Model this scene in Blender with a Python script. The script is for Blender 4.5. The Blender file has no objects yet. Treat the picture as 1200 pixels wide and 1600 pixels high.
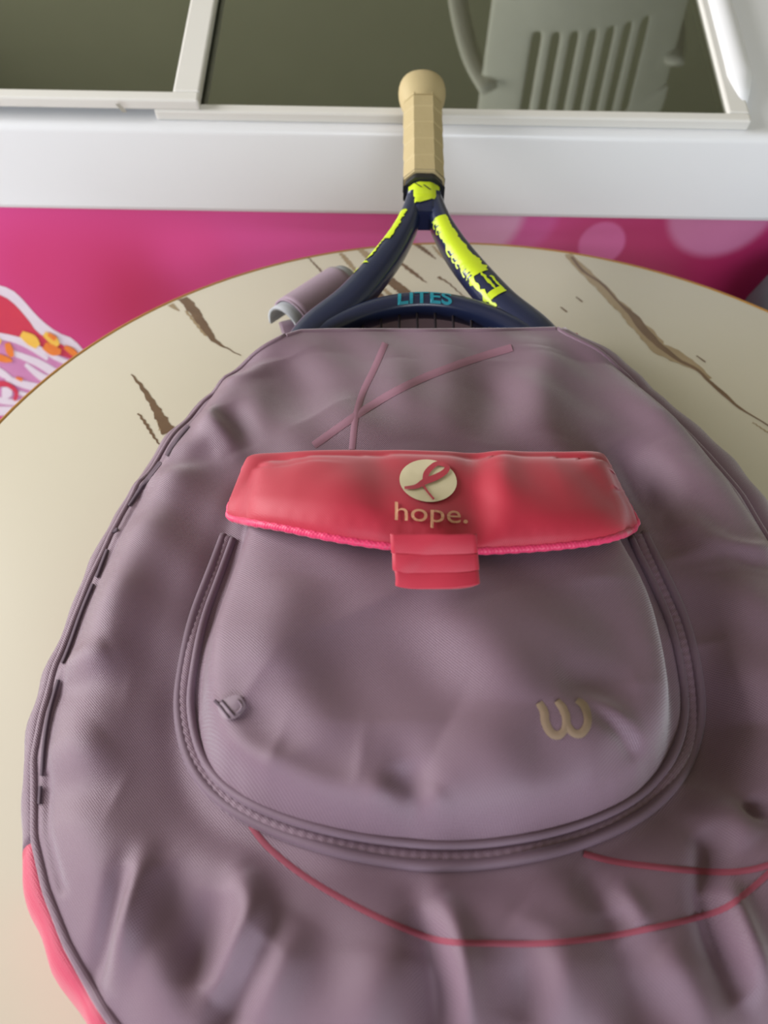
import bpy, bmesh, math, random
import numpy as np
from mathutils import Vector, Matrix
random.seed(7); rng = np.random.default_rng(7)
SC = bpy.context.scene
COL = SC.collection

# ------------------------------------------------------------------ camera
FPX = 1200.0
TH, ROLL = math.radians(48.0), math.radians(-1.0)
CAM = np.array([0.0, 0.0, 1.15])
FW = np.array([0, math.cos(TH), -math.sin(TH)])
U0 = np.array([0, math.sin(TH), math.cos(TH)])
RT = math.cos(ROLL)*np.array([1.0, 0, 0]) - math.sin(ROLL)*U0
UP = math.sin(ROLL)*np.array([1.0, 0, 0]) + math.cos(ROLL)*U0
cd = bpy.data.cameras.new('camera')
cd.sensor_fit = 'VERTICAL'; cd.sensor_height = 36.0; cd.sensor_width = 27.0
cd.lens = 36.0*FPX/1600.0
cd.clip_start = 0.02
cd.dof.use_dof = True; cd.dof.focus_distance = 0.46; cd.dof.aperture_fstop = 8.0
cam = bpy.data.objects.new('camera', cd); COL.objects.link(cam)
M = Matrix.Identity(4)
for i in range(3):
    M[i][0] = RT[i]; M[i][1] = UP[i]; M[i][2] = -FW[i]; M[i][3] = CAM[i]
cam.matrix_world = M
SC.camera = cam

# ------------------------------------------------------------------ world, daylight, exposure
SC.view_settings.view_transform = 'Standard'; SC.view_settings.look = 'None'
SC.view_settings.gamma = 1.0; SC.view_settings.use_curve_mapping = False
SC.view_settings.exposure = -0.40
w = bpy.data.worlds.new('daylight'); SC.world = w; w.use_nodes = True
w.node_tree.nodes['Background'].inputs[0].default_value = (0.80, 0.90, 1.0, 1)
w.node_tree.nodes['Background'].inputs[1].default_value = 1.6

def daylight(name, loc, look, sx, sy, power, col):
    l = bpy.data.lights.new(name, 'AREA'); l.shape = 'RECTANGLE'; l.size = sx; l.size_y = sy
    l.energy = power; l.color = col
    o = bpy.data.objects.new(name, l); COL.objects.link(o)
    o.location = loc
    o.rotation_euler = (Vector(look)-Vector(loc)).to_track_quat('-Z', 'Y').to_euler()
    return o
# daylight entering through the window in the left wall and through the open shop door behind the camera
daylight('window_daylight', (-2.38, 0.75, 1.58), (0, 0.60, 1.15), 2.2, 1.5, 150.0, (1.0, 0.97, 0.965))
daylight('door_daylight', (0.3, -2.38, 1.15), (0.3, 0.4, 0.9), 1.5, 2.0, 92.0, (0.86, 0.92, 1.0))

# ------------------------------------------------------------------ projection helpers (pixel -> point of the place)
def ray(px, py):
    return FW + (px-600.0)/FPX*RT - (py-800.0)/FPX*UP
def onz(px, py, z):
    d = ray(px, py); return CAM + d*((z-CAM[2])/d[2])
def ony(px, py, y):
    d = ray(px, py); return CAM + d*((y-CAM[1])/d[1])
def onplane(px, py, p0, n):
    d = ray(px, py); return CAM + d*(((p0-CAM)@n)/(d@n))

# ------------------------------------------------------------------ materials
def lin(c):
    c = [v/255.0 for v in c]
    return tuple((v/12.92 if v <= .04045 else ((v+.055)/1.055)**2.4) for v in c) + (1.0,)
def mat(name, c1, c2=None, rough=.5, scale=30.0, bump=0.0, bscale=400.0, spec=.5, sheen=0.0, metal=0.0, coat=0.0):
    m = bpy.data.materials.new(name); m.use_nodes = True
    nt = m.node_tree; b = nt.nodes['Principled BSDF']
    tc = nt.nodes.new('ShaderNodeTexCoord')
    nz = nt.nodes.new('ShaderNodeTexNoise'); nz.inputs['Scale'].default_value = scale; nz.inputs['Detail'].default_value = 4
    nt.links.new(tc.outputs['Object'], nz.inputs['Vector'])
    mx = nt.nodes.new('ShaderNodeMix'); mx.data_type = 'RGBA'
    mx.inputs[6].default_value = lin(c1); mx.inputs[7].default_value = lin(c2 or c1)
    nt.links.new(nz.outputs['Fac'], mx.inputs[0]); nt.links.new(mx.outputs[2], b.inputs['Base Color'])
    b.inputs['Roughness'].default_value = rough; b.inputs['Specular IOR Level'].default_value = spec
    b.inputs['Metallic'].default_value = metal
    if sheen: b.inputs['Sheen Weight'].default_value = sheen; b.inputs['Sheen Roughness'].default_value = .4
    if coat: b.inputs['Coat Weight'].default_value = coat; b.inputs['Coat Roughness'].default_value = .15
    if bump:
        n2 = nt.nodes.new('ShaderNodeTexNoise'); n2.inputs['Scale'].default_value = bscale; n2.inputs['Detail'].default_value = 3
        nt.links.new(tc.outputs['Object'], n2.inputs['Vector'])
        bp = nt.nodes.new('ShaderNodeBump'); bp.inputs['Strength'].default_value = bump; bp.inputs['Distance'].default_value = .001
        nt.links.new(n2.outputs['Fac'], bp.inputs['Height']); nt.links.new(bp.outputs['Normal'], b.inputs['Normal'])
    return m
def fabric(name, c1, c2, rough=.42, sheen=.25, bscale=900.0, bump=.25, spec=.5):
    """woven cloth: two crossed fine wave bumps plus slow colour mottling"""
    m = mat(name, c1, c2, rough=rough, scale=14.0, sheen=sheen, spec=spec)
    nt = m.node_tree; b = nt.nodes['Principled BSDF']
    tc = [n for n in nt.nodes if n.type == 'TEX_COORD'][0]
    hs = []
    for ang in (.78, -.78):
        mp = nt.nodes.new('ShaderNodeMapping'); mp.inputs['Rotation'].default_value = (0, 0, ang)
        nt.links.new(tc.outputs['Object'], mp.inputs['Vector'])
        wv = nt.nodes.new('ShaderNodeTexWave'); wv.inputs['Scale'].default_value = bscale; wv.inputs['Distortion'].default_value = .6
        nt.links.new(mp.outputs['Vector'], wv.inputs['Vector']); hs.append(wv)
    ad = nt.nodes.new('ShaderNodeMath'); ad.operation = 'ADD'
    nt.links.new(hs[0].outputs['Fac'], ad.inputs[0]); nt.links.new(hs[1].outputs['Fac'], ad.inputs[1])
    bp = nt.nodes.new('ShaderNodeBump'); bp.inputs['Strength'].default_value = bump; bp.inputs['Distance'].default_value = .0004
    nt.links.new(ad.outputs[0], bp.inputs['Height']); nt.links.new(bp.outputs['Normal'], b.inputs['Normal'])
    return m

MT = dict(
    mauve=fabric('mauve_nylon', (117, 91, 107), (125, 99, 115), rough=.50, bscale=330, bump=.34, spec=.45, sheen=.45),
    mauve_dark=fabric('mauve_webbing', (108, 85, 101), (116, 93, 109), rough=.6, bscale=420),
    mauve_lining=mat('dark_lining', (70, 52, 62), (84, 62, 72), rough=.8),
    stitch=mat('dark_stitch', (74, 58, 70), (84, 66, 80), rough=.8),
    pink_fabric=fabric('hot_pink_fabric', (172, 30, 54), (178, 34, 60), rough=.58, bscale=420, bump=.12),
    pink_trim=fabric('pink_trim', (212, 48, 96), (220, 54, 104), rough=.5, bscale=200),
    pink_gusset=fabric('pink_gusset', (190, 62, 92), (198, 70, 100), rough=.55, bscale=300, bump=.3),
    mauve_lit=fabric('lit_mauve_padding', (146, 124, 142), (154, 132, 150), rough=.5, bscale=420),  # strap mauve, lightened: its bright satin sheen is put into the base colour
    pink_thread=mat('rose_thread', (134, 58, 76), (142, 66, 84), rough=.8),
    pink_faint=mat('faint_rose_thread', (146, 106, 124), (140, 100, 118), rough=.6),
    gold=mat('champagne_print', (226, 216, 186), (214, 202, 168), rough=.4),
    gold_dim=mat('faded_gold_print', (146, 124, 104), (138, 116, 100), rough=.5),
    gold_text=mat('rose_gold_print', (216, 160, 130), (200, 146, 116), rough=.35),
    grey_lining=mat('grey_lining', (168, 172, 178), (150, 154, 160), rough=.6),
    tag_white=mat('white_tag', (134, 114, 127), (122, 102, 115), rough=.6),
    laminate=mat('cream_laminate', (202, 195, 176), (208, 201, 183), rough=.33, scale=5),
    vein=mat('brown_vein', (98, 74, 56), (128, 102, 78), rough=.33, scale=60),
    vein_soft=mat('soft_vein', (172, 152, 122), (150, 130, 100), rough=.33, scale=50),
    goldband=mat('gold_edge_band', (176, 130, 60), (160, 112, 50), rough=.35),
    steel=mat('black_steel', (36, 36, 38), (44, 44, 46), rough=.45),
    white=mat('white_enamel', (232, 233, 236), (228, 229, 233), rough=.28, scale=3),
    whiteframe=mat('white_plastic_frame', (224, 222, 218), (218, 216, 210), rough=.35, scale=6),
    liner=mat('freezer_liner', (150, 152, 138), (140, 142, 128), rough=.5),
    navy=mat('navy_lacquer', (30, 38, 68), (34, 42, 74), rough=.3, coat=.3),
    black=mat('black_lacquer', (28, 30, 34), (36, 38, 40), rough=.4),
    neon=mat('neon_yellow', (206, 226, 40), (190, 212, 38), rough=.4, scale=90),
    teal=mat('teal_print', (36, 150, 168), (30, 128, 150), rough=.4),
    grip=mat('cream_grip', (188, 171, 130), (178, 161, 118), rough=.7, bump=.2, bscale=300),
    string=mat('dark_string', (40, 34, 40), (52, 44, 50), rough=.5),
    chair=mat('white_polypropylene', (232, 232, 222), (224, 224, 212), rough=.4),
    wood=mat('brown_wood', (120, 86, 58), (98, 68, 44), rough=.5, scale=9),
    bin=mat('dark_grey_plastic', (62, 66, 70), (54, 58, 62), rough=.5),
    wall=mat('painted_wall', (168, 168, 144), (160, 160, 136), rough=.8, scale=4),
    ceil=mat('ceiling_board', (150, 142, 122), (140, 132, 112), rough=.85, scale=4),
    floor=mat('floor_tile', (150, 128, 112), (138, 116, 100), rough=.5, scale=6),
    fb_white=mat('print_white', (232, 220, 230), (220, 204, 222), rough=.35, scale=60),
    fb_red=mat('print_red', (214, 66, 84), (200, 56, 90), rough=.35, scale=60),
    fb_orange=mat('print_orange', (238, 150, 60), (228, 104, 60), rough=.35, scale=80),
    fb_yellow=mat('print_yellow', (246, 206, 90), (240, 180, 80), rough=.35, scale=80),
    fb_lilac=mat('print_lilac', (212, 146, 190), (196, 120, 172), rough=.35, scale=60),
)

# ------------------------------------------------------------------ mesh helpers
def thing(name, label, cat, loc=(0, 0, 0), group=None):
    o = bpy.data.objects.new(name, None); COL.objects.link(o); o.location = loc
    o.empty_display_size = .05
    o['label'] = label; o['category'] = cat
    if group: o['group'] = group
    return o
def root_loc(p):
    l = Vector((0, 0, 0))
    while p is not None: l += p.location; p = p.parent
    return np.array(l)
def obj(name, verts, faces, m, parent=None, smooth=True, mats=None, midx=None, label=None):
    v = np.asarray(verts, float) - root_loc(parent)
    me = bpy.data.meshes.new(name); me.from_pydata([tuple(a) for a in v], [], [tuple(int(i) for i in f) for f in faces])
    for k in (mats or [m]): me.materials.append(MT[k] if isinstance(k, str) else k)
    if midx is not None: me.polygons.foreach_set('material_index', np.asarray(midx, np.int32))
    if smooth: me.polygons.foreach_set('use_smooth', np.ones(len(me.polygons), bool))
    me.update(); me.validate()
    o = bpy.data.objects.new(name, me); COL.objects.link(o); o.parent = parent
    if label: o['label'] = label
    return o
def mod(o, kind, **kw):
    m = o.modifiers.new(kind.lower(), kind)
    for k, v in kw.items(): setattr(m, k, v)
    return o
class MB:
    """collects shapes into one mesh"""
    def __init__(s): s.v = []; s.f = []; s.mi = []
    def add(s, v, f, mi=0):
        n = len(s.v); s.v += [tuple(a) for a in v]; s.f += [tuple(i+n for i in q) for q in f]; s.mi += [mi]*len(f); return s
    def box(s, a, b, mi=0):
        x0, y0, z0 = a; x1, y1, z1 = b
        v = [(x0,y0,z0),(x1,y0,z0),(x1,y1,z0),(x0,y1,z0),(x0,y0,z1),(x1,y0,z1),(x1,y1,z1),(x0,y1,z1)]
        return s.add(v, [(0,3,2,1),(4,5,6,7),(0,1,5,4),(1,2,6,5),(2,3,7,6),(3,0,4,7)], mi)
    def tube(s, pts, rad, n=10, closed=False, mi=0, caps=True):
        v, f = tube(pts, rad, n, closed, caps); return s.add(v, f, mi)
    def lathe(s, prof, c=(0, 0), n=48, mi=0, a0=0.0):
        k = len(prof); v = []; f = []
        for i in range(n):
            a = 2*math.pi*i/n + a0
            for r, z in prof: v.append((c[0]+r*math.cos(a), c[1]+r*math.sin(a), z))
        for i in range(n):
            j = (i+1) % n
            for q in range(k-1): f.append((i*k+q, j*k+q, j*k+q+1, i*k+q+1))
        return s.add(v, f, mi)
    def build(s, name, m, parent=None, smooth=True, mats=None, label=None):
        return obj(name, s.v, s.f, m, parent, smooth, mats, s.mi if mats else None, label)
def tube(pts, rad, n=10, closed=False, caps=True, up=None):
    P = np.asarray(pts, float); N = len(P)
    rad = np.broadcast_to(np.asarray(rad, float), (N,)) if np.ndim(rad) < 2 else np.asarray(rad)
    T = np.roll(P, -1, 0) - np.roll(P, 1, 0) if closed else np.gradient(P, axis=0)
    T /= np.linalg.norm(T, axis=1)[:, None] + 1e-12
    ref = np.array(up if up is not None else (0, 0, 1.0))
    v = []; f = []
    for i in range(N):
        r_ = ref if abs(T[i]@ref) < .97 else np.array([0, 1.0, 0])
        a = np.cross(T[i], r_); a /= np.linalg.norm(a); b = np.cross(a, T[i])
        ra, rb = (rad[i], rad[i]) if np.ndim(rad) == 1 else rad[i]
        for k in range(n):
            q = 2*math.pi*k/n; v.append(P[i] + a*ra*math.cos(q) + b*rb*math.sin(q))
    for i in range(N if closed else N-1):
        j = (i+1) % N
        for k in range(n): l = (k+1) % n; f.append((i*n+k, i*n+l, j*n+l, j*n+k))
    if caps and not closed:
        f.append(tuple(range(n))[::-1]); f.append(tuple((N-1)*n+k for k in range(n)))
    return v, f
def gridfaces(nr, nc):
    return [(r*nc+c, r*nc+c+1, (r+1)*nc+c+1, (r+1)*nc+c) for r in range(nr-1) for c in range(nc-1)]
def resample(P, n, closed=False):
    P = np.asarray(P, float)
    if closed: P = np.vstack([P, P[:1]])
    d = np.r_[0, np.cumsum(np.linalg.norm(np.diff(P, axis=0), axis=1))]
    t = np.linspace(0, d[-1], n, endpoint=not closed)
    return np.stack([np.interp(t, d, P[:, k]) for k in range(P.shape[1])], 1)
def smooth_curve(P, n, closed=False):
    """Catmull-Rom through the points, then even resampling"""
    P = np.asarray(P, float); N = len(P); out = []
    idx = range(N if closed else N-1)
    for i in idx:
        if closed: p0, p1, p2, p3 = P[i-1], P[i], P[(i+1) % N], P[(i+2) % N]
        else: p0, p1, p2, p3 = P[max(i-1, 0)], P[i], P[i+1], P[min(i+2, N-1)]
        for t in np.linspace(0, 1, 12, endpoint=False):
            out.append(.5*((2*p1)+(-p0+p2)*t+(2*p0-5*p1+4*p2-p3)*t*t+(-p0+3*p1-3*p2+p3)*t**3))
    if not closed: out.append(P[-1])
    return resample(out, n, closed)

# ------------------------------------------------------------------ the room
def struct(name, mb, m, label=None, parent=None):
    o = mb.build(name, m, parent, smooth=False)
    if parent is None:
        o['kind'] = 'structure'
        if label: o['label'] = label
    return o
X0, X1, Y0, Y1, ZC = -2.5, 2.3, -2.5, 2.5, 3.3
struct('floor', MB().box((X0-.1, Y0-.1, -.1), (X1+.1, Y1+.1, 0)), 'floor', 'brown tiled floor under the table and freezer')
struct('ceiling', MB().box((X0-.1, Y0-.1, ZC), (X1+.1, Y1+.1, ZC+.1)), 'ceil', 'olive beige ceiling mirrored in the freezer glass')
struct('wall_back', MB().box((X0-.1, Y1, 0), (X1+.1, Y1+.1, ZC)), 'wall', 'olive painted wall behind the freezer')
struct('wall_right', MB().box((X1, Y0, 0), (X1+.1, Y1, ZC)), 'wall', 'olive painted wall to the right')
wl = MB().box((X0-.1, Y0, 0), (X0, Y1, .75)).box((X0-.1, Y0, 2.35), (X0, Y1, ZC))
wl.box((X0-.1, Y0, .75), (X0, -.4, 2.35)).box((X0-.1, 1.9, .75), (X0, Y1, 2.35))
struct('wall_left', wl, 'wall', 'olive painted wall with a wide window opening')
wf = MB().box((X0-.1, Y0-.1, 2.2), (X1+.1, Y0, ZC)).box((X0-.1, Y0-.1, 0), (-.5, Y0, 2.2)).box((1.1, Y0-.1, 0), (X1+.1, Y0, 2.2))
struct('wall_front', wf, 'wall', 'olive painted wall with an open doorway')
wm = MB()
for y in (-.4, .73, 1.85): wm.box((X0-.07, y, .75), (X0-.03, y+.05, 2.35))
for z in (.75, 2.30): wm.box((X0-.07, -.4, z), (X0-.03, 1.9, z+.05))
struct('window_1', wm, 'whiteframe', 'white window frame in the left wall')
dm = MB().box((-.5, Y0-.09, 0), (-.44, Y0-.01, 2.2)).box((1.04, Y0-.09, 0), (1.1, Y0-.01, 2.2)).box((-.44, Y0-.09, 2.14), (1.04, Y0-.01, 2.2))
struct('door_1', dm, 'whiteframe', 'white frame of the open doorway')

# ------------------------------------------------------------------ round table
T = .72
TC = np.array([.082, .369]); TR = .420
table = thing('round_table', 'round cream marble-print cafe table with thin gold rim under the backpack', 'table', (TC[0], TC[1], 0))
NT = 160
tm = MB()
prof = [(0.0, T), (TR-.004, T), (TR-.0018, T-.0006), (TR-.001, T-.002)]
tm.lathe(prof, TC, NT, 0)
tm.lathe([(TR-.001, T-.002), (TR-.001, T-.022), (TR-.006, T-.026), (0, T-.026)], TC, NT, 0)
def vein(pts, mi, dz, n=48, jag=.10):
    """a printed streak on the laminate: (px, py, half width in px)"""
    P = smooth_curve(pts, n)
    xy = np.array([onz(a, b, T)[:2] for a, b, _ in P])
    sc = np.array([np.linalg.norm(onz(a+1, b, T)[:2]-onz(a, b, T)[:2]) for a, b, _ in P])
    t = np.gradient(xy, axis=0); t /= np.linalg.norm(t, axis=1)[:, None]
    nr = np.stack([-t[:, 1], t[:, 0]], 1)
    xy = xy + nr*(sc*.8*np.sin(np.arange(n)*.9+rng.random()*6))[:, None]
    wl_ = np.maximum(P[:, 2]*sc*(1+jag*rng.normal(size=n)), sc*.35); wr_ = np.maximum(P[:, 2]*sc*(1+jag*rng.normal(size=n)), sc*.35)
    z = np.full((n, 1), T+dz)
    keep = np.hypot(*(xy-TC).T) < TR-.002
    a = np.hstack([xy+nr*wl_[:, None], z]); b = np.hstack([xy-nr*wr_[:, None], z])
    tm.add(np.vstack([a, b]), [(i, i+1, n+i+1, n+i) for i in range(n-1) if keep[i] and keep[i+1]], mi)
S, D = 2, 1
vein([(284,464,8),(300,482,8),(318,508,7),(336,533,4),(356,545,1.4),(376,556,1)], D, .00025)
vein([(290,486,2),(312,512,3),(322,520,6),(330,528,2)], S, .0002)
vein([(266,476,5),(280,486,1)], S, .0002)
vein([(205,585,1),(220,603,3),(236,627,5),(252,655,8),(264,676,11)], D, .00025)
vein([(238,630,2),(250,652,7),(258,670,9)], S, .0002)
vein([(216,646,1.6),(229,664,2.5),(240,682,2),(250,696,1)], D, .00025)
vein([(884,392,6),(905,416,8),(930,440,9),(962,472,10),(990,500,13),(1030,542,15),(1062,560,14),(1092,578,7),(1110,592,3)], S, .0002)
vein([(886,394,3),(910,422,3),(940,444,3),(965,470,2),(985,490,6),(1005,513,7),(1030,540,6),(1060,562,4),(1086,576,3),(1104,592,3),(1128,613,4),(1150,634,3),(1180,652,1.5),(1210,672,2),(1240,690,1.5)], D, .00025)
vein([(1088,556,1),(1102,566,1.6)], D, .00025); vein([(900,464,1),(910,472,1.5)], D, .00025); vein([(876,480,1),(886,488,1.5)], D, .00025)
vein([(1176,660,1),(1200,676,1.6),(1220,686,1)], S, .0002)
vein([(481,402,1),(498,420,1.6),(512,436,1)], D, .00025)
vein([(532,396,3),(546,412,4),(558,428,2)], S, .0002)
vein([(560,388,4),(578,402,7),(592,412,4)], S, .0002)
vein([(595,424,4),(612,440,8),(630,455,9),(648,474,6)], D, .00025)
vein([(570,444,6),(588,458,7),(606,476,7)], D, .00025)
vein([(600,452,3),(616,466,4),(626,474,3)], S, .0002)
vein([(612,400,2),(630,414,3),(648,428,3.5),(666,442,1)], D, .00025)
vein([(648,381,3),(662,390,4),(681,405,1)], D, .00025)
vein([(676,384,1.5),(686,396,3),(700,410,1)], S, .0002)
vein([(684,433,3),(700,442,1.5),(716,456,1.2),(738,474,1)], D, .00025)
top = tm.build('table_top', None, table, mats=['laminate', 'vein', 'vein_soft'])
rim = [(TC[0]+(TR-.0002)*math.cos(a), TC[1]+(TR-.0002)*math.sin(a), T-.0022) for a in np.linspace(0, 2*math.pi, 160, endpoint=False)]
MB().tube(rim, .0024, 8, closed=True).build('edge_band', 'goldband', table)
MB().lathe([(.0, T-.026), (.14, T-.026), (.14, T-.032), (.035, T-.05), (.03, T-.08), (.03, .09), (.045, .05), (.045, .03)], TC, 32).build('column', 'steel', table)
MB().lathe([(0, .045), (.045, .045), (.20, .024), (.235, .012), (.235, 0), (0, 0)], TC, 48).build('base', 'steel', table)

# ------------------------------------------------------------------ chest freezer with sloping glass lids
FY = .84; AL = math.radians(17.0)
FX0, FX1, FYB = -.95, .80, 1.36
ZPK, ZRM = .727, .820
frz = thing('chest_freezer', 'white ice cream chest freezer with pink printed front and sliding glass lids', 'freezer', (-.165, 1.1, 0))
O_ = np.array([0, FY, ZRM]); BD = np.array([0, math.cos(AL), math.sin(AL)]); BN = np.array([0, -math.sin(AL), math.cos(AL)])
BL = (FYB-FY)/math.cos(AL)
def slope(x, b, h=0.0): return O_ + np.array([x, 0, 0]) + BD*b + BN*h
# cabinet shell, open at the top
def shell_box(x0, x1, y0, y1, z0, zf, zb):
    v = [(x0,y0,z0),(x1,y0,z0),(x1,y1,z0),(x0,y1,z0),(x0,y0,zf),(x1,y0,zf),(x1,y1,zb),(x0,y1,zb)]
    return v, [(0,3,2,1),(4,5,6,7),(0,1,5,4),(1,2,6,5),(2,3,7,6),(3,0,4,7)]
zb_ = ZRM + (FYB-FY)*math.tan(AL)
cab = MB(); wt = .05
cab.box((FX0+.01, FY+.006, .10), (FX1-.01, FY+wt, ZPK+.01))
cab.box((FX0+.01, FYB-wt, .10), (FX1-.01, FYB, zb_-.03))
for xa, xb in ((FX0+.01, FX0+wt), (FX1-wt, FX1-.01)):
    cab.add(*shell_box(xa, xb, FY+wt, FYB-wt, .10, ZRM-.01, zb_-.03))
cab.box((FX0+wt, FY+wt, .10), (FX1-wt, FYB-wt, .16))
cab.build('cabinet', 'white', frz, smooth=False)
ln = MB()
ln.box((FX0+wt, FY+wt, .16), (FX1-wt, FYB-wt, .46))
ln.build('liner', 'liner', frz, smooth=False)
for x in (FX0+.1, FX1-.1):
    for y in (FY+.08, FYB-.08):
        MB().lathe([(0, .1), (.03, .1), (.03, .03), (.022, 0), (0, 0)], (x, y), 20).build('foot', 'steel', frz)
# printed pink front: procedural magenta / crimson wash
pm = mat('pink_print', (214, 76, 148), (214, 76, 148), rough=.3, coat=.2)
nt = pm.node_tree; b = nt.nodes['Principled BSDF']
tc = [n for n in nt.nodes if n.type == 'TEX_COORD'][0]
def blob(prev, cx, cz, r, c, soft=1.0):
    vm = nt.nodes.new('ShaderNodeVectorMath'); vm.operation = 'DISTANCE'
    vm.inputs[1].default_value = (cx-frz.location.x, FY-frz.location.y, cz-frz.location.z)
    nt.links.new(tc.outputs['Object'], vm.inputs[0])
    mr = nt.nodes.new('ShaderNodeMapRange'); mr.interpolation_type = 'SMOOTHSTEP'
    mr.inputs[1].default_value = r*(1-soft); mr.inputs[2].default_value = r; mr.inputs[3].default_value = 1; mr.inputs[4].default_value = 0
    nt.links.new(vm.outputs['Value'], mr.inputs[0])
    mx = nt.nodes.new('ShaderNodeMix'); mx.data_type = 'RGBA'; mx.inputs[7].default_value = lin(c)
    nt.links.new(mr.outputs[0], mx.inputs[0]); nt.links.new(prev, mx.inputs[6])
    return mx.outputs[2]
cur = [n for n in nt.nodes if n.type == 'MIX'][0].outputs[2]
for (px, py, r, c) in ((200, 470, .20, (194, 50, 100)), (60, 430, .12, (204, 62, 120)), (300, 400, .07, (216, 72, 140)), (1080, 430, .33, (158, 34, 84)), (940, 420, .10, (168, 40, 92)), (0, 690, .10, (196, 74, 140))):
    p = ony(px, py, FY); cur = blob(cur, p[0], p[2], r, c)
for (px, py, rp_, soft, c) in ((800, 330, 84, .25, (200, 84, 150)), (725, 322, 108, .2, (212, 152, 190)), (940, 381, 40, .2, (198, 96, 150)), (1132, 322, 96, .22, (186, 110, 150))):
    p = ony(px, py, FY); e = ony(px+rp_, py, FY); cur = blob(cur, p[0], p[2], e[0]-p[0], c, soft)
nt.links.new(cur, b.inputs['Base Color'])
MB().box((FX0+.012, FY, .11), (FX1-.012, FY+.006, ZPK+.004)).build('front_panel', pm, frz, smooth=False)
# printed ice cream picture
ic = MB()
def flat(pts, mi, dy, n=60, closed=True):
    P = smooth_curve(pts, n, True); v = [ony(a, b_, FY)+np.array([0, -dy, 0]) for a, b_ in P]
    ic.add(v, [tuple(range(n))], mi)
LAY = [0]
def streak(pts, mi, dy, n=24):
    LAY[0] += 1; dy += LAY[0]*.00006
    P = smooth_curve(pts, n); xy = P[:, :2]; t = np.gradient(xy, axis=0); t /= np.linalg.norm(t, axis=1)[:, None]
    nr = np.stack([-t[:, 1], t[:, 0]], 1)
    a = xy+nr*P[:, 2:]; b_ = xy-nr*P[:, 2:]
    v = [ony(q[0], q[1], FY)+np.array([0, -dy, 0]) for q in np.vstack([a, b_])]
    ic.add(v, [(i, i+1, n+i+1, n+i) for i in range(n-1)], mi)
flat([(-160,455),(-90,440),(-40,440),(5,447),(28,460),(55,490),(72,506),(92,520),(112,528),(128,544),(142,566),(120,600),(70,642),(20,648),(-60,650),(-140,630),(-180,540)], 0, .0005)
flat([(-150,470),(-80,455),(-30,455),(2,461),(24,476),(48,504),(60,520),(88,533),(108,545),(124,566),(100,600),(60,630),(0,632),(-80,635),(-140,610),(-165,540)], 1, .0008)
flat([(-160,530),(-60,520),(10,524),(60,545),(120,566),(100,602),(60,632),(0,634),(-80,636),(-140,610)], 4, .0011)
for p in ([(-20,522,6),(15,527,5),(45,538,6),(75,560,3)], [(20,550,4),(60,566,6),(90,584,7),(110,592,4)], [(40,568,3),(70,590,6),(100,592,4)], [(10,590,4),(40,600,6),(70,606,6),(85,604,3)], [(-20,620,5),(10,626,5),(40,628,4),(60,626,2)], [(-10,640,6),(15,640,6),(38,642,5)], [(-30,565,5),(0,580,6),(20,592,3)], [(30,612,3),(46,618,4),(56,626,2)], [(60,540,2),(85,556,4),(118,570,4)]): streak(p, 0, .0014)
for p in ([(34,520,5),(50,530,9),(60,540,5)], [(70,520,4),(84,530,7),(92,538,3)], [(-8,528,6),(2,534,4)]): streak(p, 3, .0017)
for p in ([(70,538,6),(84,546,8),(96,548,4)], [(76,520,3),(88,528,4)], [(102,540,3),(114,548,5),(124,558,3)], [(-4,556,6),(10,560,5),(20,562,2)], [(12,534,4),(16,546,6),(20,556,3)], [(40,620,4),(48,628,6),(52,634,3)], [(26,588,2),(36,592,3)]): streak(p, 2, .0017)
streak([(4,612,9),(12,612,9),(20,612,4)], 0, .0017); streak([(-10,600,5),(10,598,4),(26,610,3),(24,624,3)], 1, .0016)
ic.build('ice_cream_print', None, frz, smooth=False, mats=['fb_white', 'fb_red', 'fb_orange', 'fb_yellow', 'fb_lilac'])
# white moulded rim: rounded fascia, then the sloping ledge the lids slide on
def extr(profile, x0, x1):
    n = len(profile); v = [(x0, y, z) for y, z in profile]+[(x1, y, z) for y, z in profile]
    f = [(i, n+i, n+(i+1) % n, (i+1) % n) for i in range(n)] + [tuple(range(n)), tuple(range(2*n-1, n-1, -1))]
    return v, f
arc = [(FY-.004+.012*(1-math.cos(a)), ZRM-.008+.010*math.sin(a)) for a in np.linspace(0, math.pi/2-AL, 7)]
e0 = slope(0, .020); e1 = slope(0, .05)
fas = [(FY-.002, ZPK), (FY-.004, ZPK+.004)] + arc + [(e0[1], e0[2]), (e1[1], e1[2]), (e1[1], e1[2]-.04), (FY+.02, ZPK)]
rimm = MB(); rimm.add(*extr(fas, FX0, FX1))
for xa, xb in ((FX0, FX0+.06), (FX1-.075, FX1)):
    rimm.add([slope(xa, .05), slope(xb, .05), slope(xb, BL), slope(xa, BL), slope(xa, .05, -.06), slope(xb, .05, -.06), slope(xb, BL, -.06), slope(xa, BL, -.06)], [(0,1,2,3),(4,7,6,5),(0,4,5,1),(1,5,6,2),(2,6,7,3),(3,7,4,0)])
rimm.add([slope(FX0, BL-.05), slope(FX1, BL-.05), slope(FX1, BL), slope(FX0, BL), slope(FX0, BL-.05, -.06), slope(FX1, BL-.05, -.06), slope(FX1, BL, -.06), slope(FX0, BL, -.06)], [(0,1,2,3),(4,7,6,5),(0,4,5,1),(1,5,6,2),(2,6,7,3),(3,7,4,0)])
ro = rimm.build('rim', 'white', frz, smooth=False)
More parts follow.
